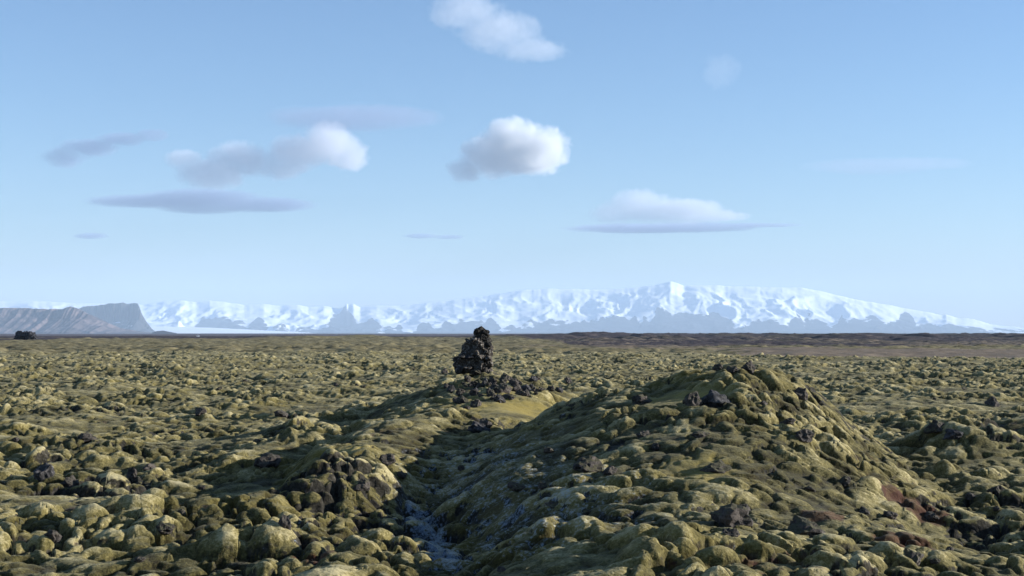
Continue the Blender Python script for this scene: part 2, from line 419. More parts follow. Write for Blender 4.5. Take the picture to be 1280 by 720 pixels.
def zone(x, y, z):
    px = 640 + FPX * x / y; py = HORIZON + FPX * (EYE - z) / y
    xc = float(_lerp(y, RIDGE, 1)); xl = float(_lerp(y, RIDGE, 3)); xr = float(_lerp(y, RIDGE, 4))
    if xl - 0.2 < x < xr + 0.3 and y < 52:
        if x > xc + 0.9: s = "on the ridge's sunlit right slope"
        elif x > xc - 1.5: s = "on the ridge's crest"
        else: s = "on the ridge's shaded left slope"
    elif x > xr: s = "in the hollow right of the ridge"
    elif x > -7.4 and y > 35 and y < 54 and x < xl: s = "on the mossy lobe behind the gully"
    elif y < 35 and x > -7: s = "on the bank left of the gully"
    elif x <= -7 and y < 36: s = "in the left foreground"
    else: s = "in the left middle ground"
    return s, (", along bottom edge" if py > 690 else (", near bottom edge" if py > 655 else (", in mid field" if py > 590 else ", farther back")))

fidx_by = {}; HUM = []
sel = np.nonzero(chosen_mask)[0]
for f in sel: fidx_by.setdefault(int(fid[f]), []).append(f)
for key in sorted(fidx_by, key=lambda k: rank[k]):
    fs = np.array(fidx_by[key])
    faces = F[fs]
    used, remap = np.unique(faces, return_inverse=True)
    pts = P[used].astype(np.float64); fl = remap.reshape(-1, 4)
    origin = pts.mean(axis=0); origin[2] = pts[:, 2].min() - 0.15
    # close the cushion: walls down from its rim and a floor, hidden in the carpet
    e = np.vstack([fl[:, [0, 1]], fl[:, [1, 2]], fl[:, [2, 3]], fl[:, [3, 0]]])
    es = {}
    for a, b in e.tolist():
        if (b, a) in es: del es[(b, a)]
        else: es[(a, b)] = 1
    rim = sorted(set(a for ab in es for a in ab)); low = {v: len(pts) + n for n, v in enumerate(rim)}
    bot = pts[rim].copy(); c = pts.mean(axis=0)
    bot[:, :2] = c[:2] + (bot[:, :2] - c[:2]) * 0.9; bot[:, 2] = origin[2]
    allp = np.vstack([pts, bot, [[c[0], c[1], origin[2]]]]); ci = len(allp) - 1
    walls = [(b, a, low[a], low[b]) for a, b in es]
    floor = [(low[b], low[a], ci) for a, b in es]
    me = bpy.data.meshes.new("moss_hummock")
    me.from_pydata((allp - origin).tolist(), [], [tuple(f) for f in fl.tolist()] + walls + floor)
    me.polygons.foreach_set("use_smooth", np.array([True] * len(fl) + [False] * (len(walls) + len(floor))))
    ext = list(used) + [used[v] for v in rim] + [used[rim[0]]]
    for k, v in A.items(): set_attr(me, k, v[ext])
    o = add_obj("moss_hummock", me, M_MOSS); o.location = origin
    w = np.ptp(pts[:, 0]); size = "broad" if w > 0.95 else ("middling" if w > 0.65 else "small")
    c3 = pts.mean(axis=0); zs, band = zone(*c3)
    HUM.append((o, size, zs, band, 640 + FPX * c3[0] / c3[1]))
del q, sx_, sy_, fc
ORD = ["leftmost", "second", "third", "fourth", "fifth", "sixth", "seventh", "eighth", "ninth", "tenth", "eleventh", "twelfth", "thirteenth", "fourteenth", "fifteenth", "sixteenth",
       "seventeenth", "eighteenth", "nineteenth", "twentieth", "twenty-first", "twenty-second", "twenty-third", "twenty-fourth", "twenty-fifth", "twenty-sixth", "twenty-seventh", "twenty-eighth"]
def name_in_order(items, noun, cat, group):
    """items: object, look, place, band, photo column; alike ones are told apart by their order from the left"""
    kinds = {}
    for it in items: kinds.setdefault(it[1:4], []).append(it)
    for (look, place, band), lst in kinds.items():
        lst.sort(key=lambda i: i[4])
        for n, it in enumerate(lst):
            if len(lst) == 1: lab = f"only {look} {noun} {place}{band}"
            elif n == 0: lab = f"leftmost {look} {noun} {place}{band}"
            elif n == len(lst) - 1: lab = f"rightmost {look} {noun} {place}{band}"
            elif n <= len(lst) // 2: lab = f"{ORD[n]} {look} {noun} from left {place}{band}"
            else: lab = f"{ORD[len(lst) - 1 - n]} {look} {noun} from right {place}{band}"
            tag(it[0], lab, cat, group)
name_in_order(HUM, "moss hummock", "moss hummock", "moss hummocks of the lava field")

# ------------------------------------------------------------------ the plain out to the horizon
thA = np.concatenate([np.arange(-R(27), R(27), 0.0024), np.arange(R(27), R(333), R(2.0))])
radA = np.concatenate([[0.5], np.arange(3, 18, 1.5), 18.5 * np.exp(np.linspace(0.02, math.log(205 / 18.5), 60)),
                       205 * np.exp(np.linspace(0.01, math.log(6000 / 205), 620)), 6000 * np.exp(np.linspace(0.03, math.log(75000 / 6000), 60))])
TA, RA = np.meshgrid(thA, radA)
XA = RA * np.sin(TA); YA = RA * np.cos(TA)
wrap = (TA + math.pi) % (2 * math.pi) - math.pi
ZA = macro(XA, YA) * sstep(900, 300, RA)
under = sstep(R(25.0), R(24.0), np.abs(wrap)) * sstep(300, 270, RA + 55 * sstep(820, 1000, 640 + FPX * np.tan(np.clip(wrap, -1.2, 1.2)))) * (RA > 17.5)
PXA = 640 + FPX * np.tan(np.clip(wrap, -1.2, 1.2))
nzT = fbm(XA / 60, YA / 90, 3, 655)
tan_ = sstep(820, 1000, PXA) * sstep(225, 245, RA + 20 * nzT) * sstep(385, 350, RA + 30 * nzT) + 0.55 * sstep(540, 700, PXA) * sstep(1000, 860, PXA) * sstep(340, 380, RA) * sstep(520, 450, RA)
bump = 0.9 * (0.8 * cushion_layer(XA, YA, 6.0, 501, 1.8, 3.6, 0.2, 1.1, 0.25)[0] + 0.7 * cushion_layer(XA, YA, 2.2, 521, 0.8, 1.5, 0.2, 0.8, 0.1)[0]) * sstep(200, 260, RA) * sstep(2500, 900, RA)
right = sstep(560, 760, PXA)
hills = 3.0 * np.clip(fbm(XA / 260, YA / 520, 4, 611) + 0.12, 0, 1) * sstep(900, 1500, RA) * sstep(5200, 3200, RA) * right
hills = hills + 2.6 * np.clip(fbm(XA / 40, YA / 90, 3, 617), 0, 1) * sstep(800, 1300, RA) * sstep(5200, 3200, RA) * (0.35 + 0.65 * right)
hills = hills + (3.6 * np.clip(fbm(XA / 22, YA / 70, 3, 619) - 0.05, 0, 1) + 1.5 * vnoise(XA / 9, YA / 25, 620)) * sstep(420, 1000, RA) * sstep(4200, 2200, RA) * (0.25 + 0.75 * right)
lefth = 5.0 * np.clip(fbm(XA / 60, YA / 150, 3, 631) - 0.12, 0, 1) * sstep(700, 900, RA) * sstep(1500, 1100, RA) * (1 - right)
ZA = ZA + bump * (1 - under) * (1 - 0.8 * np.clip(tan_, 0, 1)) + hills + lefth - 1.0 * under
nzA = fbm(XA / 120, YA / 400, 3, 641)
rlim = (950 + 300 * nzA) * (1 - right) + right * (430 + 90 * nzA)
heath = sstep(rlim * 0.85, rlim * 1.15, RA) * (1 - 0.42 * sstep(0.1, 0.35, fbm(XA / 70, YA / 260, 4, 645)) * sstep(3000, 1500, RA))
sand = (1 - right) * sstep(1300, 1900, RA) + right * 0.0 * RA
mp, fgrid = grid_mesh("ground", np.stack([XA, YA, ZA], -1).reshape(-1, 3), XA.shape, closed=True)
tan_ = np.maximum(tan_, 0.5 * sstep(0.2, 0.45, fbm(XA / 90, YA / 240, 4, 649)) * right * sstep(380, 450, RA) * sstep(1600, 1000, RA))
set_attr(mp, "heath", heath); set_attr(mp, "sand", np.clip(sand, 0, 1)); set_attr(mp, "tan", tan_)
ground = add_obj("ground", mp, M_PLAIN); tag(ground, kind="structure")
inner = bpy.data.objects.get("ground")

# ------------------------------------------------------------------ far mountains
def skyline(px, pts):
    a = np.array(pts, dtype=float); return np.interp(px, a[:, 0], a[:, 1])

def ridged(x, y, octv=4, seed=0):
    s = 0; amp = 1; tot = 0
    for k in range(octv):
        s = s + amp * (1 - np.abs(2 * vnoise(x * 2 ** k + 5.3 * k, y * 2 ** k, seed + 13 * k) - 1)); tot += amp; amp *= 0.5
    return s / tot

SKY_MAIN = [(-160, 378), (-60, 376), (0, 377), (40, 376), (90, 379), (150, 380), (180, 381), (205, 377), (225, 375), (245, 378), (262, 375.5), (285, 378), (305, 381), (330, 380), (350, 382),
            (372, 381), (385, 384), (405, 382), (424, 386), (429, 384), (433, 379), (436, 381.5), (441, 379.5), (450, 384), (470, 382), (500, 382), (520, 380), (545, 377.5), (575, 374), (600, 371), (625, 367),
            (650, 363), (668, 361.5), (690, 360.5), (720, 361.5), (760, 362), (790, 359.5), (815, 356.5), (830, 354.5), (838, 351.5), (848, 354.5), (855, 357), (880, 356.5), (897, 356), (905, 357.5), (940, 358.5),
            (975, 359), (1004, 359.5), (1030, 365), (1060, 372), (1085, 377), (1110, 381), (1140, 387), (1165, 391), (1178, 394), (1183, 393), (1195, 397), (1215, 398.5), (1228, 402), (1240, 406), (1262, 408), (1290, 411), (1340, 414), (1420, 416)]
gp = np.arange(-170, 1430, 1.35); gv = np.linspace(0, 1, 190)
PXM, VM = np.meshgrid(gp, gv)
DM = 49000 + 20000 * VM
XM = (PXM - 640) / FPX * DM
S = (HORIZON - skyline(PXM, SKY_MAIN)) / FPX * 60000 + EYE
S = S + 22 * fbm(PXM / 9.0, PXM * 0 + 3.3, 3, 700)
VC = 0.55
foot = 0.10 + 0.12 * vnoise(PXM / 60, PXM * 0, 702)
f = np.where(VM < VC, sstep(0, 1, np.clip((VM - foot) / (VC - foot), 0, 1)) ** 0.85, 1 - 0.8 * ((VM - VC) / (1 - VC)) ** 1.5)
spur = ridged(XM / 3600 + 0.9 * fbm(XM / 3000, DM / 3000, 3, 711), DM / 5200 + 0.5 * fbm(XM / 3500, DM / 3500, 3, 712), 4, 713)
sp2 = ridged(XM / 1000 + 0.6 * fbm(XM / 1500, DM / 1500, 2, 718), DM / 1900, 4, 717)
carve = 4 * f * (1 - f) * np.where(VM < VC, 1, 0.3)
HM = S * f * (1 - carve * (0.44 * (1 - spur) + 0.27 * (1 - sp2))) + 30 * fbm(XM / 500, DM / 500, 4, 719) * carve
# the lower cliffs in front of the ice cap
cl = (0.10 + 0.40 * ridged(PXM / 95.0 + 0.8 * fbm(PXM / 70.0, VM, 3, 725), VM * 2.5 + 1.7, 5, 723) ** 2.6 + 0.06 * fbm(PXM / 11.0, VM * 8, 3, 726)) * np.clip(S, 0, 1250)
low = sstep(0.01, 0.22, VM + 0.05 * fbm(PXM / 18.0, VM * 4, 3, 727)) * (1 - sstep(0.22, 0.40, VM))
HM = np.maximum(HM, cl * low * (0.55 + 0.45 * ridged(XM / 1500, DM / 6000, 3, 729)))
HM[0, :] = -5
mm, _ = grid_mesh("ice_cap_massif", np.stack([XM, DM, HM], -1).reshape(-1, 3), XM.shape)
gxm = np.gradient(HM, axis=1) / np.gradient(XM, axis=1); gym = np.gradient(HM, axis=0) / np.gradient(DM, axis=0)
stp = np.hypot(gxm, gym)
appz = (HM - EYE) / DM * FPX                                     # apparent height, photo px
line = 14 + 15 * fbm(PXM / 55.0, PXM * 0 + 9.1, 3, 731) + 9 * fbm(PXM / 14.0, PXM * 0 + 2.1, 2, 733)
line = line * sstep(1260, 1100, PXM) + 3 * sstep(900, 1180, PXM) - 8 * sstep(330, 200, PXM)
snow = 0.5 + 0.085 * (HM * FPX / 60000 - line) - 0.42 * sstep(0.50, 0.95, stp) + 0.20 * fbm(XM / 1500, DM / 2200, 4, 751) - 0.6 * np.exp(-((PXM - 434) / 13.0) ** 2) + 0.45 * sstep(0.74, 0.9, ridged(XM / 900 + 0.5 * fbm(XM / 1200, DM / 1200, 2, 761), DM / 5200, 2, 763)) * (HM < 900) + 0.55 * fbm(XM / 420, DM / 1500, 4, 765) * (HM < 800)
snow = np.clip(snow, -0.2, 1.3)
set_attr(mm, "snow", snow)
M_MASSIF = mat_mountain("snow_and_rock", (0.012, 0.013, 0.017), (0.036, 0.037, 0.042), scale=0.0030)
massif = add_obj("ice_cap_massif", mm, M_MASSIF); tag(massif, "long snow covered ice cap massif along the horizon", kind="structure")

# outlet glacier: a low white tongue
gp = np.arange(120, 400, 2.0); gv = np.linspace(0, 1, 24)
PG, VG = np.meshgrid(gp, gv)
DG = 40000 + 7000 * VG
XG = (PG - 640) / FPX * DG
top_px = np.interp(PG, [120, 190, 260, 330, 386, 400], [8.5, 8.6, 7.0, 3.6, 0.6, -1.0])
HG = (top_px / FPX * 46500 + EYE) * sstep(-0.02, 0.9, VG) ** 0.7 + 4 * fbm(XG / 300, DG / 300, 3, 741)
HG[0, :] = -5
mg, _ = grid_mesh("outlet_glacier", np.stack([XG, DG, HG], -1).reshape(-1, 3), XG.shape)
set_attr(mg, "snow", np.ones(HG.size) * 1.2)
glacier = add_obj("outlet_glacier", mg, M_MASSIF); tag(glacier, "flat white outlet glacier tongue at the foot of the massif", kind="structure")

def cliff_hill(name, label, px0, px1, sky_pts, dfront, depth, cliff, seed, mat, snow_amt, talus=0.45, step=0.8):
    """a mountain with a steep rock band above fans of scree"""
    gp = np.arange(px0, px1, step); gv = np.linspace(0, 1, 110)
    PC, VC_ = np.meshgrid(gp, gv)
    D = dfront + depth * VC_
    crestd = dfront + depth * 0.6
    Xc = (PC - 640) / FPX * D
    S = (HORIZON - skyline(PC, sky_pts)) / FPX * crestd + EYE
    S = S * (1 + 0.02 * fbm(PC / 3.0, PC * 0, 3, seed))
    wob = 0.15 * (ridged(Xc / 230, D * 0, 4, seed + 1) - 0.5) + 0.05 * fbm(Xc / 1500, D * 0, 2, seed + 2)
    v = VC_ + wob
    tl = talus * (0.8 + 0.4 * vnoise(Xc / 350, D * 0, seed + 3))
    f = np.where(v < 0.38, tl * np.clip(v / 0.38, 0, 1) ** 1.25, tl + (1 - tl) * sstep(0.38, 0.38 + cliff, v))
    f = np.where(VC_ > 0.62, f * (1 - 0.5 * sstep(0.7, 1.0, VC_)), f)
    H = np.maximum(S, 0) * f
    H = H + np.maximum(S, 0) * 0.13 * (ridged(Xc / 260, D / 1100, 4, seed + 4) - 0.6) * np.where(v < 0.5, 1, 0.3) * sstep(0, .1, VC_)
    H[0, :] = -5
    me, _ = grid_mesh(name, np.stack([Xc, D, H], -1).reshape(-1, 3), Xc.shape)
    st = np.hypot(np.gradient(H, axis=1) / np.gradient(Xc, axis=1), np.gradient(H, axis=0) / np.gradient(D, axis=0))
    set_attr(me, "snow", snow_amt + 0.25 * fbm(Xc / 250, D / 500, 4, seed + 6) - 0.25 * sstep(0.5, 1.2, st))
    o = add_obj(name, me, mat); tag(o, label, kind="structure")
    return o

M_CLIFF = mat_mountain("cliff_basalt", (0.020, 0.020, 0.022), (0.050, 0.048, 0.050), scale=0.006)
M_BROWN = mat_mountain("brown_scree", (0.028, 0.024, 0.028), (0.14, 0.105, 0.10), scale=0.005)
cliff_hill("cliff_headland", "blue hazed table mountain with a sheer cliff face", 60, 203,
           [(60, 391), (95, 388), (104, 384.5), (115, 382.5), (130, 381.5), (145, 380), (172, 379.5), (174, 383), (177, 392), (183, 402), (190, 411), (197, 416), (203, 417)],
           30500, 2600, 0.10, 800, M_CLIFF, 0.30, 0.36)
cliff_hill("scree_hill", "brown and purple hill with scree fans at the left edge", -120, 196,
           [(-120, 384), (0, 385), (40, 386), (60, 386.5), (78, 386), (88, 383), (97, 385.5), (108, 391), (122, 397), (138, 405), (150, 410), (170, 413.5), (196, 416.6)],
           20500, 2400, 0.16, 820, M_BROWN, 0.10, 0.55)
cliff_hill("dark_hillock", "small dark hillock on the sands in front of the glacier", 190, 222,
           [(190, 416), (196, 413.8), (204, 413.2), (212, 414.6), (222, 416.6)], 14000, 300, 0.3, 840, M_CLIFF, -0.5, 0.5, 0.4)

# ------------------------------------------------------------------ rocks
def rock_mesh(name, seed, sub=3, rough=0.34, facets=9, flat=0.0):
    bm = bmesh.new(); bmesh.ops.create_icosphere(bm, subdivisions=sub, radius=1.0)
    rng = random.Random(seed)
    planes = []
    for _ in range(facets):
        n = Vector((rng.gauss(0, 1), rng.gauss(0, 1), rng.gauss(0, 1))).normalized(); planes.append((n, rng.uniform(0.55, 0.9)))
    off = Vector((rng.uniform(-50, 50), rng.uniform(-50, 50), rng.uniform(-50, 50)))
    for v in bm.verts:
        p = v.co.copy()
        for n, d in planes:
            k = p.dot(n)
            if k > d: p -= n * (k - d) * 0.9
        a = mnoise.fractal(p * 1.6 + off, 0.9, 2.1, 4)
        b = mnoise.noise(p * 5.5 + off)
        c = abs(mnoise.noise(p * 3.1 - off))
        p *= 1 + rough * a * 0.7 + rough * 0.25 * b - rough * 0.8 * max(0, 0.16 - c) * 3
        v.co = p
    me = bpy.data.meshes.new(name); bm.to_mesh(me); bm.free()
    me.polygons.foreach_set("use_smooth", np.zeros(len(me.polygons), dtype=bool))
    return me

ROCKS = [rock_mesh("lava_rock", 40 + k, 3, 0.45) for k in range(7)]
def rock_obj(name, me, loc, scale, mat, rz=0.0, tilt=(0, 0), parent=None):
    o = bpy.data.objects.new(name, me); COL.objects.link(o)
    if not me.materials: me.materials.append(mat)
    o.material_slots[0].link = 'OBJECT'; o.material_slots[0].material = mat
    o.location = loc; o.scale = scale; o.rotation_euler = (tilt[0], tilt[1], rz)
    if parent: o.parent = parent
    return o

rng = random.Random(7)
# single boulders that stand out: px, py of the middle, width px, height px, material, label
BOULDERS = [
 (897, 495, 40, 34, M_LAVA_GREY, "large grey faced lava boulder just below the top of the central ridge"),
 (1002, 491, 21, 20, M_LAVA_BARE, "black spiky lava rock standing alone right of the central ridge top"),
 (936, 456, 17, 17, M_LAVA, "dark peaked rock at the very top of the central ridge"),
 (916, 461, 19, 14, M_LAVA, "dark rock just left of the peaked rock on the ridge top"),
 (897, 458, 14, 9, M_LAVA, "small dark rock left of the other rocks on the ridge top"),
 (866, 497, 22, 26, M_LAVA, "dark lava rock beside the left flank of the grey faced boulder"),
 (803, 499, 26, 16, M_LAVA, "dark lava rock on the ridge's upper left shoulder"),
 (1004, 540, 28, 19, M_LAVA_BARE, "black lava rock on the upper right slope of the central ridge"),
 (985, 527, 20, 9, M_LAVA_BARE, "low black rock above left of the black rock on the ridge's right slope"),
 (896, 582, 36, 18, M_LAVA, "broad dark rock half sunk in moss in the middle of the ridge"),
 (915, 640, 52, 36, M_LAVA, "big dark lava boulder in the lower middle of the ridge"),
 (930, 633, 20, 14, M_LAVA_BARE, "small bare rock on the back of the big dark boulder"),
 (1004, 655, 52, 26, M_LAVA, "dark lava boulder low on the ridge's right slope"),
 (735, 578, 40, 24, M_LAVA, "domed moss topped rock on the left slope of the ridge"),
 (762, 586, 20, 16, M_LAVA_BARE, "brown lava rock at the right foot of the domed rock"),
 (57, 588, 24, 26, M_LAVA_GREY, "pale grey pitted lava rock in the left middle ground"),
 (88, 600, 22, 18, M_LAVA_BARE, "dark rock right of the pale pitted rock at the left"),
 (333, 574, 34, 24, M_LAVA_BARE, "dark brown lava rock left of the mossy lobe"),
 (166, 591, 14, 20, M_LAVA_BARE, "narrow upright dark rock in the left middle ground"),
 (188, 582, 17, 13, M_LAVA_BARE, "small dark rock beside the narrow upright rock"),
 (110, 545, 22, 14, M_LAVA_BARE, "dark rock above the pale pitted rock at the left"),
 (68, 665, 22, 20, M_LAVA_BARE, "lone dark rock in the left foreground"),
 (358, 650, 18, 22, M_LAVA_BARE, "dark upright rock on the bank left of the gully"),
 (598, 533, 26, 20, M_LAVA_GREY, "pale rounded boulder on the smooth moss slope"),
 (607, 530, 16, 18, M_LAVA_BARE, "dark rough rock leaning behind the pale boulder on the smooth slope"),
 (1240, 500, 22, 18, M_LAVA_BARE, "black rock on top of the low mound at the right edge"),
 (1190, 540, 28, 14, M_LAVA_GREY, "grey lava rock on the near end of the right hand mound"),
 (1168, 536, 24, 20, M_LAVA, "mossy dark rock left of the grey rock on the right hand mound"),
 (1245, 610, 22, 18, M_LAVA, "dark rock in the hollow near the right edge"),
 (1110, 642, 18, 12, M_LAVA_BARE, "small dark rock at the foot of the ridge's right slope"),
 (556, 463, 8, 9, M_LAVA_BARE, "small black rock left of the rock pillar's foot"),
 (710, 474, 9, 10, M_LAVA_BARE, "small black upright rock right of the pillar's rubble"),
 (482, 572, 24, 16, M_LAVA_BARE, "black rock in the shadow at the right end of the mossy lobe"),
 (250, 513, 18, 12, M_LAVA_BARE, "dark rock in the left middle ground above the hollows"),
 (1212, 618, 14, 10, M_LAVA_BARE, "small dark rock left of the rock near the right edge"),
 (352, 516, 20, 12, M_LAVA_BARE, "dark rock in the shaded hollow right of centre left"),
]
for k, (px, py, w, h, mat, label) in enumerate(BOULDERS):
    g = ground_at(px, py + h * 0.38)
    m = g.y / FPX
    sx = w * m * 0.56; sz = h * m * 0.56
    o = rock_obj("lava_boulder", ROCKS[k % len(ROCKS)], (g.x, g.y + sx * 0.35, g.z + sz * 0.16), (sx, sx * rng.uniform(0.8, 1.0), sz), mat, rng.uniform(0, 6.28), (rng.uniform(-.15, .15), rng.uniform(-.15, .15)))
    tag(o, label, "boulder")

# rubble round the pillar
nrub = 0; RUB = []
for k in range(115):
    px = rng.uniform(548, 735); lim = np.interp(px, [548, 580, 640, 690, 735], [470, 478, 476, 474, 484])
    py = rng.uniform(lim - 3, lim + np.interp(px, [548, 580, 650, 735], [12, 34, 22, 8]))
    d = rng.uniform(62.5, 72.0) if False else None
    g = ground_at(px, py)
    if not (55 < g.y < 80): continue
    s = rng.uniform(0.08, 0.22) * (1.5 if rng.random() < 0.2 else 1)
    o = rock_obj("rubble_rock", ROCKS[rng.randrange(len(ROCKS))], (g.x, g.y, g.z + s * 0.02), (s * rng.uniform(0.8, 1.3), s, s * rng.uniform(0.7, 1.2)), rng.choice([M_LAVA_BARE, M_LAVA, M_LAVA, M_LAVA_GREY]), rng.uniform(0, 6.28), (rng.uniform(-.4, .4), rng.uniform(-.4, .4)))
    side = "left of the pillar's foot" if px < 570 else ("directly below the rock pillar" if px < 625 else ("on the bank right of the pillar" if px < 690 else "at the bank's right end"))
    size = ("large" if s > 0.22 else ("middling" if s > 0.15 else "small")) + (" upper" if py < lim + 8 else " lower")
    RUB.append((o, size, side, "", px)); nrub += 1
name_in_order(RUB, "dark rubble rock", "rock", "lava rubble round the rock pillar")

# scattered dark rocks in the moss
SC = []
for k in range(60):
    px = rng.uniform(5, 1275); py = 470 + 250 * rng.random() ** 1.3
    g = ground_at(px, py)
    if g.y > 120: continue
    if any(abs(px - b[0]) < 30 and abs(py - b[1]) < 22 for b in BOULDERS): continue
    if any(math.exp(-(((g.x - s[0]) / s[2]) ** 2 + ((g.y - s[1]) / s[3]) ** 2)) > 0.35 for s in SMOOTH): continue
    s = rng.uniform(0.08, 0.20)
    o = rock_obj("lava_rock", ROCKS[rng.randrange(len(ROCKS))], (g.x, g.y, g.z + s * 0.02), (s * rng.uniform(0.9, 1.6), s, s * rng.uniform(0.6, 1.0)), rng.choice([M_LAVA_BARE, M_LAVA, M_LAVA]), rng.uniform(0, 6.28), (rng.uniform(-.3, .3), rng.uniform(-.3, .3)))
    SC.append((o, "dark", *zone(g.x, g.y, g.z), px))
name_in_order(SC, "rock", "rock", "dark lava rocks poking out of the moss")

# the rock pillar: blocks of lava piled to a hunched figure; outline read off the photograph
PD = 70.0
pm = PD / FPX
pz0 = py2z(468, PD); pbase = float(land(np.array([px2x(592, PD)]), np.array([PD]))[0])
pillar = bpy.data.objects.new("rock_pillar", None); COL.objects.link(pillar)
pillar.location = (px2x(592, PD), PD, min(pz0, pbase) - 0.05); pillar.empty_display_size = 0.4
tag(pillar, "dark hunched lava rock pillar rising above the horizon on the hill", "rock pillar")
BLOCKS = [  # name, zoom px centre x, y, half width, half height, half depth m, material
 ("head_stone", 368, 158, 74, 72, 0.32, M_PILLAR_TOP), ("body_block", 335, 315, 118, 112, 0.60, M_PILLAR), ("shoulder_block", 225, 355, 74, 88, 0.5, M_PILLAR),
 ("neck_stone", 405, 235, 66, 84, 0.38, M_PILLAR_TOP), ("side_block", 425, 350, 62, 115, 0.46, M_PILLAR),
 ("foot_block", 200, 478, 108, 112, 0.62, M_PILLAR), ("foot_block", 320, 490, 100, 120, 0.66, M_PILLAR), ("foot_block", 425, 500, 72, 115, 0.55, M_PILLAR),
 ("stone", 128, 565, 46, 44, 0.25, M_LAVA_GREY), ("stone", 325, 585, 60, 38, 0.6, M_LAVA), ("stone", 405, 580, 46, 56, 0.55, M_PILLAR_TOP), ("stone", 468, 575, 42, 52, 0.3, M_PILLAR),
 ("stone", 250, 420, 52, 36, 0.6, M_LAVA_GREY), ("stone", 165, 410, 38, 34, 0.45, M_PILLAR), ("stone", 370, 420, 40, 44, 0.62, M_PILLAR), ("stone", 300, 235, 44, 34, 0.5, M_PILLAR),
 ("stone", 455, 430, 38, 36, 0.4, M_PILLAR), ("stone", 205, 545, 50, 40, 0.66, M_PILLAR), ("stone", 385, 290, 34, 50, 0.55, M_PILLAR), ("stone", 458, 275, 28, 32, 0.2, M_PILLAR_TOP)]
PM = [rock_mesh("pillar_block", 140 + k, 4, 0.5, 8) for k in range(5)]
base_z = pillar.location.z
for k, (nm, zx, zy, hw, hh, hd, mat) in enumerate(BLOCKS):
    px = 560 + zx / 9.0; py = 400 + zy / 9.0
    fwd = -0.25 if nm == "stone" else 0.0
    loc = ((px - 592) * pm, fwd + rng.uniform(-.06, .06), py2z(py, PD) - base_z)
    o = rock_obj(nm, PM[k % len(PM)] if hw > 50 else ROCKS[k % len(ROCKS)], loc, (hw / 9 * pm * 1.3, hd, hh / 9 * pm * 1.09), mat, 0.0, (0, rng.uniform(-.1, .1)), pillar)
    o.rotation_euler[2] = rng.choice([0, math.pi]) + rng.uniform(-.2, .2)

# dark outcrop far out on the sands, left
OD = 800.0
om = OD / FPX
outc = bpy.data.objects.new("rock_outcrop", None); COL.objects.link(outc); outc.location = (px2x(33, OD), OD, 0.0)
tag(outc, "dark flat topped rock outcrop standing alone far out at the left", "rock outcrop")
M_OUT = mat_rock("outcrop_basalt", (0.012, 0.012, 0.015), (0.035, 0.034, 0.038), (0.10, 0.10, 0.10), 0.66)
for nm, cx, cy, hw, hh in (("crag", 27, 419.5, 8.5, 7.0), ("crag", 34, 420, 8.0, 6.6), ("crag", 41, 420.2, 6.5, 6.2), ("crag", 22.5, 421.5, 5.0, 5.0), ("crag", 45, 421.5, 4.0, 4.6)):
    rock_obj(nm, PM[int(cx) % 5], ((cx - 33) * om, rng.uniform(-2, 2), py2z(cy + 1.0, OD)), (hw * om, 4.0, hh * om), M_OUT, rng.choice([0, math.pi]), (0, 0), outc)

# tiny white building far out
HD = 1400.0; hm = HD / FPX
house = bpy.data.objects.new("farm_building", None); COL.objects.link(house); house.location = (px2x(247.5, HD), HD, 0.0); house.rotation_euler[2] = 0.2
tag(house, "tiny white building far out on the plain below the glacier", "building")
bm = bmesh.new(); bmesh.ops.create_cube(bm, size=1.0, matrix=Matrix.Diagonal((2.9, 4.0, 2.0, 1.0))); bmesh.ops.translate(bm, vec=(0, 0, 1.0), verts=bm.verts)
me = bpy.data.meshes.new("wall"); bm.to_mesh(me); bm.free()
t = NT("white_wall"); M_WHITE = t.finish((0.8, 0.8, 0.78), 0.7)
add_obj("wall", me, M_WHITE, house)
me = bpy.data.meshes.new("roof")
me.from_pydata([(-1.6, -2.2, 1.98), (1.6, -2.2, 1.98), (0, -2.2, 2.9), (-1.6, 2.2, 1.98), (1.6, 2.2, 1.98), (0, 2.2, 2.9)], [], [(0, 1, 2), (3, 5, 4), (0, 2, 5, 3), (1, 4, 5, 2), (0, 3, 4, 1)])
t = NT("grey_roof"); add_obj("roof", me, t.finish((0.35, 0.34, 0.34), 0.6), house)

# ------------------------------------------------------------------ haze
def haze_mat():
    t = NT("haze"); t.n.remove(t.bsdf)
    v = t.n.new("ShaderNodeVolumePrincipled")
    v.inputs["Color"].default_value = (0.58, 0.73, 0.92, 1)
    v.inputs["Density"].default_value = 2.2e-5
    v.inputs["Anisotropy"].default_value = 0.0
    t.link(v.outputs[0], t.out.inputs["Volume"])
    return t.m
bm = bmesh.new(); bmesh.ops.create_cube(bm, size=1.0)
for v in bm.verts: v.co = Vector((v.co.x * 156000, v.co.y * 156000, -8.0 if v.co.z < 0 else 2450.0))
me = bpy.data.meshes.new("haze"); bm.to_mesh(me); bm.free()
hz = add_obj("haze", me, haze_mat()); tag(hz, "pale blue haze over the far plain and mountains", kind="stuff")

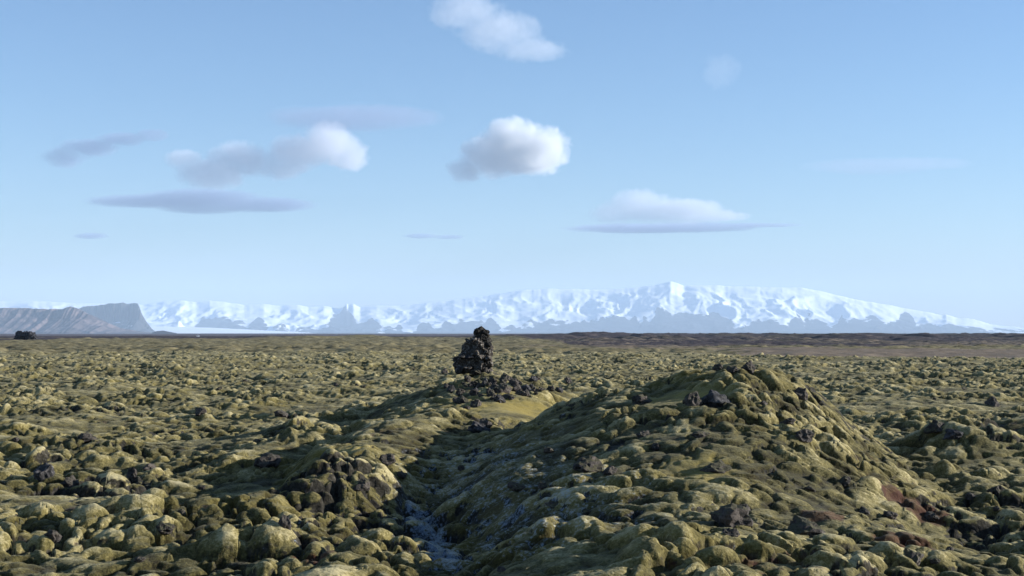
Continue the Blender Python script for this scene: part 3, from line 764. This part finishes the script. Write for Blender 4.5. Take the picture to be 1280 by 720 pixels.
# ------------------------------------------------------------------ clouds
def cloud(label, alt, blobs, density, noise_px, wisp=0.5, group=None, g=0.35, flat=0.55, tint=(0.98, 0.98, 0.99)):
    """blobs: px, py, half width, half height (photo px); alt: height of the cloud's base in m"""
    by = max(b[1] + b[3] for b in blobs)
    blobs = [(b[0], b[1], b[2] * 1.18, b[3] * 1.18) for b in blobs]
    cx = sum(b[0] for b in blobs) / len(blobs); cy = sum(b[1] for b in blobs) / len(blobs)
    D = (alt - EYE) / ((HORIZON - by) / FPX)
    m = D / FPX
    bm = bmesh.new()
    for k, (px, py, hw, hh) in enumerate(blobs):
        dep = max(hh, hw * flat)
        bmesh.ops.create_icosphere(bm, subdivisions=4, radius=1.0, matrix=Matrix.Translation((px - cx, ((k * 37) % 5 - 2) * 0.12 * dep, -(py - cy))) @ Matrix.Diagonal((hw, dep, hh, 1)))
    me = bpy.data.meshes.new("cloud"); bm.to_mesh(me); bm.free()
    o = add_obj("cloud", me)
    if len(blobs) > 1:
        md = o.modifiers.new("r", 'REMESH'); md.mode = 'VOXEL'; md.voxel_size = max(0.7, min(b[3] for b in blobs) * 0.22)
        dg = bpy.context.evaluated_depsgraph_get()
        me2 = bpy.data.meshes.new_from_object(o.evaluated_get(dg)); o.modifiers.clear(); o.data = me2; me2.name = "cloud"
        bpy.data.meshes.remove(me); me = me2
    o.location = (px2x(cx, D), D, py2z(cy, D)); o.scale = (m, m, m)
    t = NT("cloud_vapour"); t.n.remove(t.bsdf)
    p = t.objco()
    n1 = t.noise(p, 1.0 / noise_px, 5, 0.6, 0.3)
    n2 = t.noise(p, 3.2 / noise_px, 4, 0.6)
    field = None
    for k, (px, py, hw, hh) in enumerate(blobs):
        dep = max(hh, hw * flat)
        q = t.vmath('MULTIPLY', t.vmath('SUBTRACT', p, (px - cx, ((k * 37) % 5 - 2) * 0.12 * dep, -(py - cy))), (1 / hw, 1 / dep, 1 / hh))
        r = t.vmath('LENGTH', q, (0, 0, 0))
        v = t.math('SUBTRACT', 1.0, r)
        field = v if field is None else t.math('SMOOTH_MAX', field, v, 0.15)
    e = t.math('ADD', field, t.math('MULTIPLY', t.math('SUBTRACT', n1, 0.52), wisp * 2.1))
    e = t.math('ADD', e, t.math('MULTIPLY', t.math('SUBTRACT', n2, 0.52), wisp * 0.9))
    d = t.math('MULTIPLY', t.step(e, 0.05, 0.42), t.step(field, 0.0, 0.16))
    vp = t.n.new("ShaderNodeVolumePrincipled")
    vp.inputs["Color"].default_value = (*tint, 1); vp.inputs["Anisotropy"].default_value = g  # greyer tints paint the shaded clouds' darkness into the vapour colour
    t.link(t.math('MULTIPLY', d, density), vp.inputs["Density"])
    t.link(vp.outputs[0], t.out.inputs["Volume"])
    try: t.m.cycles.volume_step_rate = 0.6
    except Exception: pass
    me.materials.clear(); me.materials.append(t.m)
    tag(o, label, "cloud", group)
    return o

cloud("puffy white cumulus cloud, brightest one right of the sky's middle", 2700,
      [(640, 176, 40, 30), (672, 186, 42, 32), (612, 194, 40, 28), (650, 202, 58, 18), (580, 212, 24, 16)], 0.0040, 19, 0.55)
cloud("white cloud cut by the top edge of the picture", 2700, [(585, 14, 50, 26), (622, 36, 54, 28), (664, 58, 48, 17)], 0.0014, 30, 0.6)
cloud("large white and grey cumulus cloud with two bright tops", 2700,
      [(408, 178, 34, 28), (370, 190, 40, 26), (432, 190, 30, 24), (300, 200, 46, 24), (262, 216, 46, 22), (352, 208, 30, 20), (228, 198, 26, 13)], 0.0026, 20, 0.48, tint=(0.92, 0.92, 0.96))
cloud("grey ragged cloud streak at the far left", 2700, [(150, 174, 34, 9), (112, 183, 40, 12), (78, 195, 30, 15), (188, 168, 22, 9)], 0.0022, 22, 0.5, tint=(0.45, 0.5, 0.68))
cloud("long flat grey lens cloud at the left", 2650, [(250, 250, 84, 15), (180, 251, 76, 9), (325, 255, 74, 10), (255, 260, 60, 8)], 0.0022, 60, 0.15, flat=0.35, tint=(0.42, 0.48, 0.66))
cloud("pale grey veil above the double topped cumulus", 3200, [(440, 148, 110, 17), (500, 146, 50, 14)], 0.0009, 50, 0.3, flat=0.4, tint=(0.5, 0.54, 0.7))
cloud("pale domed cloud above the snow massif", 2650, [(800, 258, 46, 22), (850, 264, 62, 17), (770, 266, 34, 14), (890, 270, 46, 9)], 0.0014, 20, 0.45, tint=(0.86, 0.87, 0.93))
cloud("thin flat grey cloud bar just below the domed cloud", 2650, [(800, 286, 100, 6.5), (870, 284, 80, 7), (945, 281, 66, 3)], 0.0022, 40, 0.2, flat=0.3, tint=(0.42, 0.48, 0.66))
cloud("faint thin cloud streak at the right", 3000, [(1090, 208, 90, 11), (1150, 204, 70, 8)], 0.0004, 50, 0.3, flat=0.4, tint=(0.55, 0.6, 0.75))
cloud("tiny thin grey cloud sliver left of the middle of the sky", 2650, [(525, 295, 24, 3.4), (560, 296, 20, 3.4)], 0.0030, 20, 0.25, flat=0.5, tint=(0.42, 0.48, 0.66))
cloud("small dark cloud sliver low at the far left", 2650, [(114, 295, 24, 4.2)], 0.0030, 20, 0.25, flat=0.5, tint=(0.42, 0.48, 0.66))
cloud("small faint pinkish wisp high at the right", 3000, [(901, 88, 26, 24)], 0.00025, 16, 0.6)
